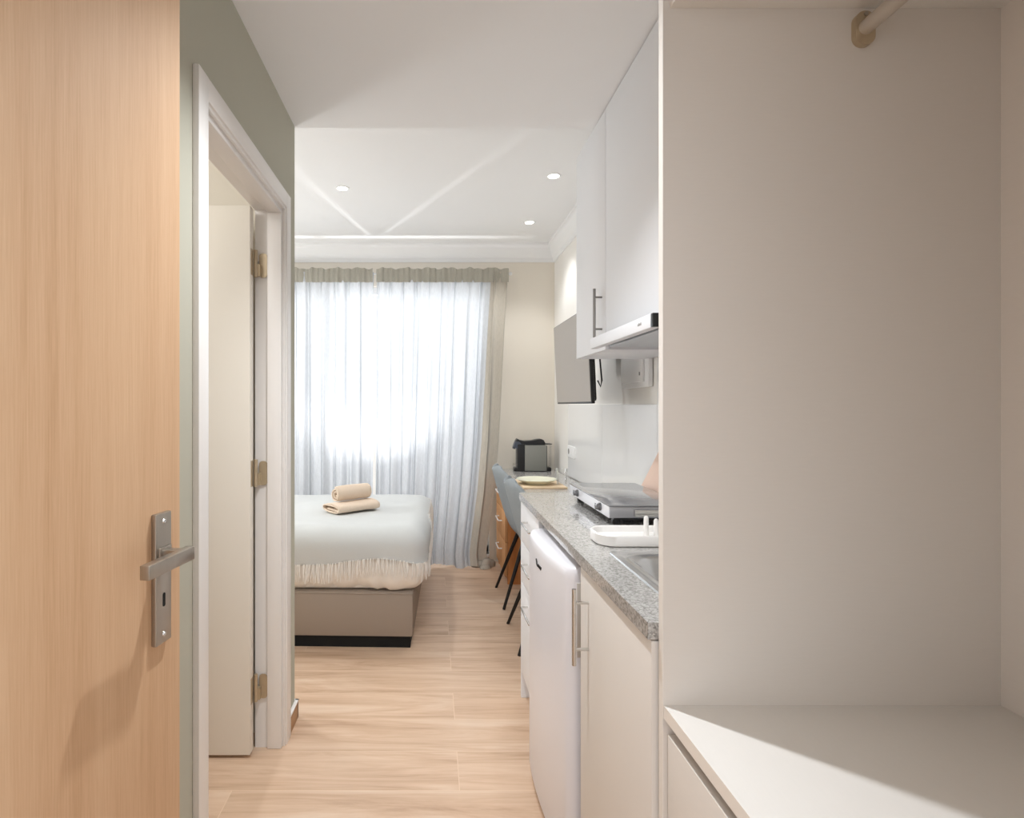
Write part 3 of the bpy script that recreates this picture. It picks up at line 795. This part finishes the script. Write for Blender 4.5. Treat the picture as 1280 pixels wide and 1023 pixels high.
towel('rolled_towel', towel_mesh(.090, .086, 2.5, .24), (-.505, 3.475, .739), math.radians(41), 'beige towel rolled up, lying on the flat folded towel')

# ================================================================== CURTAINS
CY = 4.475
def curtain(name, label, cat, xr_top, xl, seed, right):
    cz0, cz1 = .012, 2.345
    t = thing(name, label, cat, ((xl+xr_top)/2, CY, 0))
    rnd = random.Random(seed)
    K = [(rnd.uniform(.5, 1), rnd.uniform(38, 95), rnd.uniform(0, 6)) for _ in range(5)]
    def fold(s, z):
        a = .25+.75*min(1, (cz1-z)/.9)
        q = sum(k[0]*math.sin(s*k[1]*.62+k[2]+.35*math.sin(z*1.3+k[2])) for k in K)/3
        q = math.copysign(abs(q)**.8, q)
        top = max(0, 1-(cz1-z)/.25)
        return a*.034*q+a*.008*math.sin(s*118+1.7*math.sin(s*23+seed))+top*.010*math.sin(s*140+seed)
    def f(u, v):
        z = cz0+(cz1-cz0)*v
        if right:
            zz = [(0, .43), (.10, .42), (.35, .455), (.6, .49), (1.0, .525), (1.4, .548), (1.9, .575), (2.3, .602), (2.4, .606)]
            for (a, b), (c, d) in zip(zz, zz[1:]):
                if a <= z <= c: xr = b+(d-b)*(z-a)/(c-a)
            xl_ = xl-.02*(1-v)
        else: xr, xl_ = xr_top-.02*(1-v), xl
        s = xl+(xr_top-xl)*u
        x = xl_+(xr-xl_)*u + .010*math.sin(s*60+z*.7+seed)
        low = max(0, 1-z/.28)
        y = CY+fold(s, z)-.05*low*low*(1+.6*math.sin(s*17+1))
        if right and u > .86:   # return of the fabric turned towards the wall
            y += .02*(u-.86)/.14
        return Vector((x, y, z+.012*low*math.sin(s*14)))
    nu = int((xr_top-xl)*240)
    split = .865 if right else 1
    mb = MB(); mb.grid(lambda u, v: f(u*split, v), nu, 70)
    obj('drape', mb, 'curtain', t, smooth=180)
    if right:
        mb = MB(); mb.grid(lambda u, v: f(split+(1-split)*u, v)+Vector((-.004*(1-u), -.006-.018*math.sin(u*PI), 0)), 40, 70)
        o = obj('turned_edge', mb, 'unlit_linen', t, smooth=180)
    if right:   # end of the hem pooled on the floor
        mb = MB()
        for cx, cy, r, h in ((.38, 4.455, .05, .045), (.43, 4.44, .05, .065), (.462, 4.46, .04, .05), (.415, 4.40, .04, .03)):
            mb.lathe([(r*1.15, 0), (r*1.1, h*.3), (r*.8, h*.75), (r*.35, h), (0, h*.96)], n=18, mtx=Matrix.Translation((cx, cy, .002)) @ Matrix.Rotation(cx*9, 4, 'Z') @ Matrix.Diagonal((1.25, .7, 1, 1)))
        for v in mb.bm.verts: v.co.x += .012*noise.noise(v.co*28); v.co.y += .012*noise.noise(v.co*31+Vector((3, 0, 0)))
        obj('pooled_hem', mb, 'unlit_linen', t, smooth=180)
    # gathered heading with rod pocket
    def hd_(u, v):
        s = xl+(xr_top-xl)*u; z = 2.262+.112*v
        ruff = .004*math.sin(s*150+seed)+.006*math.sin(s*63+2*seed)
        b = math.sin(v*PI)
        y = CY-.012-.010*b+ruff*(.6+.4*abs(2*v-1))
        return Vector((s+.003*math.sin(s*120), y, z+(.006*math.sin(s*37+seed)+.004*math.sin(s*90) if v > .9 else 0)))
    mb = MB(); mb.grid(hd_, nu, 10)
    obj('heading', mb, 'header', t, smooth=180)
    return t
curtain('curtain', 'long grey sheer curtain panel to the right of the gap, reaching the floor', 'curtain', .606, -.452, 3, True)
curtain('curtain', 'grey sheer curtain panel on the left of the gap, falling behind the bed', 'curtain', -.476, -1.60, 11, False)
rod = thing('curtain_rod', 'thin white curtain rod with end stop above the window', 'curtain rod', (-.5, CY+.012, 2.335))
obj('rod', MB().cyl((-1.66, CY+.012, 2.335), (.612, CY+.012, 2.335), .008, n=14), 'pvc', rod)
obj('end_stop', MB().lathe([(0, .014), (.010, .012), (.014, .004), (.014, -.004), (.010, -.012), (0, -.014)], mtx=Matrix.Translation((.622, CY+.012, 2.335)) @ Matrix.Rotation(PI/2, 4, 'Y'), n=20), 'pvc', rod)
obj('wall_bracket', MB().box(.596, .606, CY+.012, BY, 2.327, 2.343, .002), 'pvc', rod)

# ================================================================== CEILING LIGHTS
def downlight(loc, label, power, group='recessed ceiling spots', spot=True, size=110):
    t = thing('ceiling_spotlight', label, 'ceiling light', loc, 0, group)
    z = loc[2]
    obj('trim_ring', MB().lathe([(.030, -.001), (.032, -.004), (.040, -.005), (.043, -.002), (.044, 0), (.030, 0)], loc, n=40), 'pvc', t)
    obj('bulb', MB().lathe([(0, -.0035), (.026, -.003), (.0305, -.001), (.0305, 0)], loc, n=32), 'lamp', t)
    l = bpy.data.lights.new('spot', 'SPOT'); l.energy = power; l.spot_size = math.radians(size); l.spot_blend = .6; l.shadow_soft_size = .035
    l.color = (.97, .985, 1)
    o = bpy.data.objects.new('spot_lamp', l); C.objects.link(o); o.location = (loc[0], loc[1], z-.03)
    return t
downlight((-.549, 3.40, ROOM), 'lit round ceiling spot on the left, above the bed', 38)
downlight((.695, 3.22, ROOM), 'lit round ceiling spot on the right, nearer the kitchen cabinets', 26)
downlight((.697, 4.035, ROOM), 'lit round ceiling spot in the far right corner by the cornice', 15)
LAMPS_AND_FILL = [('hall', 'SPOT', (-.02, 1.36, 2.40), 80, .022, (.93, .965, 1.0)), ('bath', 'POINT', (-1.2, 1.25, 2.2), 14, .2, (1, .98, .95)), ('bedroom', 'POINT', (-1.85, 3.35, 1.25), 30, .15, (.94, .975, 1))]  # bedroom entry is an unseen fill light added to brighten the room
for n, ty_, loc, p, r, c in LAMPS_AND_FILL:
    l = bpy.data.lights.new(n, ty_); l.energy = p
    if ty_ == 'SPOT': l.spot_size = math.radians(118); l.spot_blend = .9
    l.shadow_soft_size = r; l.color = c
    o = bpy.data.objects.new(n+'_lamp', l); C.objects.link(o); o.location = loc

def area(name, loc, rot, sx, sy, p, col):
    l = bpy.data.lights.new(name, 'AREA'); l.shape = 'RECTANGLE'; l.size = sx; l.size_y = sy; l.energy = p; l.color = col
    o = bpy.data.objects.new(name, l); C.objects.link(o); o.location = loc; o.rotation_euler = rot
    return o
# daylight just outside the window
area('daylight', (-.46, BY+1.15, 1.85), (-PI/2, 0, 0), 2.6, 1.6, 70, (.93, .965, 1.0))
# broad unseen fill light, added outside the front door to lift the hall
area('landing_fill', (-.15, -1.0, 2.3), (math.radians(38), 0, 0), 1.2, 1.2, 15, (.95, .98, 1))

# low sun glancing up off the street, through the gap between the curtains
for gx in (-1.0, -.22):
    l = bpy.data.lights.new('street_glint', 'SPOT'); l.energy = 130; l.spot_size = math.radians(66); l.spot_blend = .6; l.shadow_soft_size = .024
    o = bpy.data.objects.new('street_glint', l); C.objects.link(o); o.location = (gx, CY+1.05, .45)
    o.rotation_euler = (Vector((-.464, CY, 1.75))-o.location).to_track_quat('-Z', 'Y').to_euler()

# world: pale overcast sky
wd_ = bpy.data.worlds.new('sky'); sc.world = wd_; wd_.use_nodes = True
bg = wd_.node_tree.nodes['Background']; bg.inputs[0].default_value = (.93, .96, 1.0, 1); bg.inputs[1].default_value = 1.15

# ================================================================== CAMERA
cd = bpy.data.cameras.new('camera'); cam = bpy.data.objects.new('camera', cd); C.objects.link(cam)
cam.location = (0, 0, H); cam.rotation_euler = (PI/2, 0, 0)
cd.sensor_fit = 'HORIZONTAL'; cd.sensor_width = 36; cd.lens = 36*700/1280
cd.shift_x = (640-541)/1280; cd.shift_y = -(511.5-507)/1280
cd.clip_start = .02
sc.camera = cam
sc.view_settings.view_transform = 'Standard'; sc.view_settings.look = 'None'
sc.view_settings.exposure = 0; sc.view_settings.gamma = 1
sc.cycles.max_bounces = 10; sc.cycles.diffuse_bounces = 6; sc.cycles.transparent_max_bounces = 16
sc.cycles.sample_clamp_indirect = 6
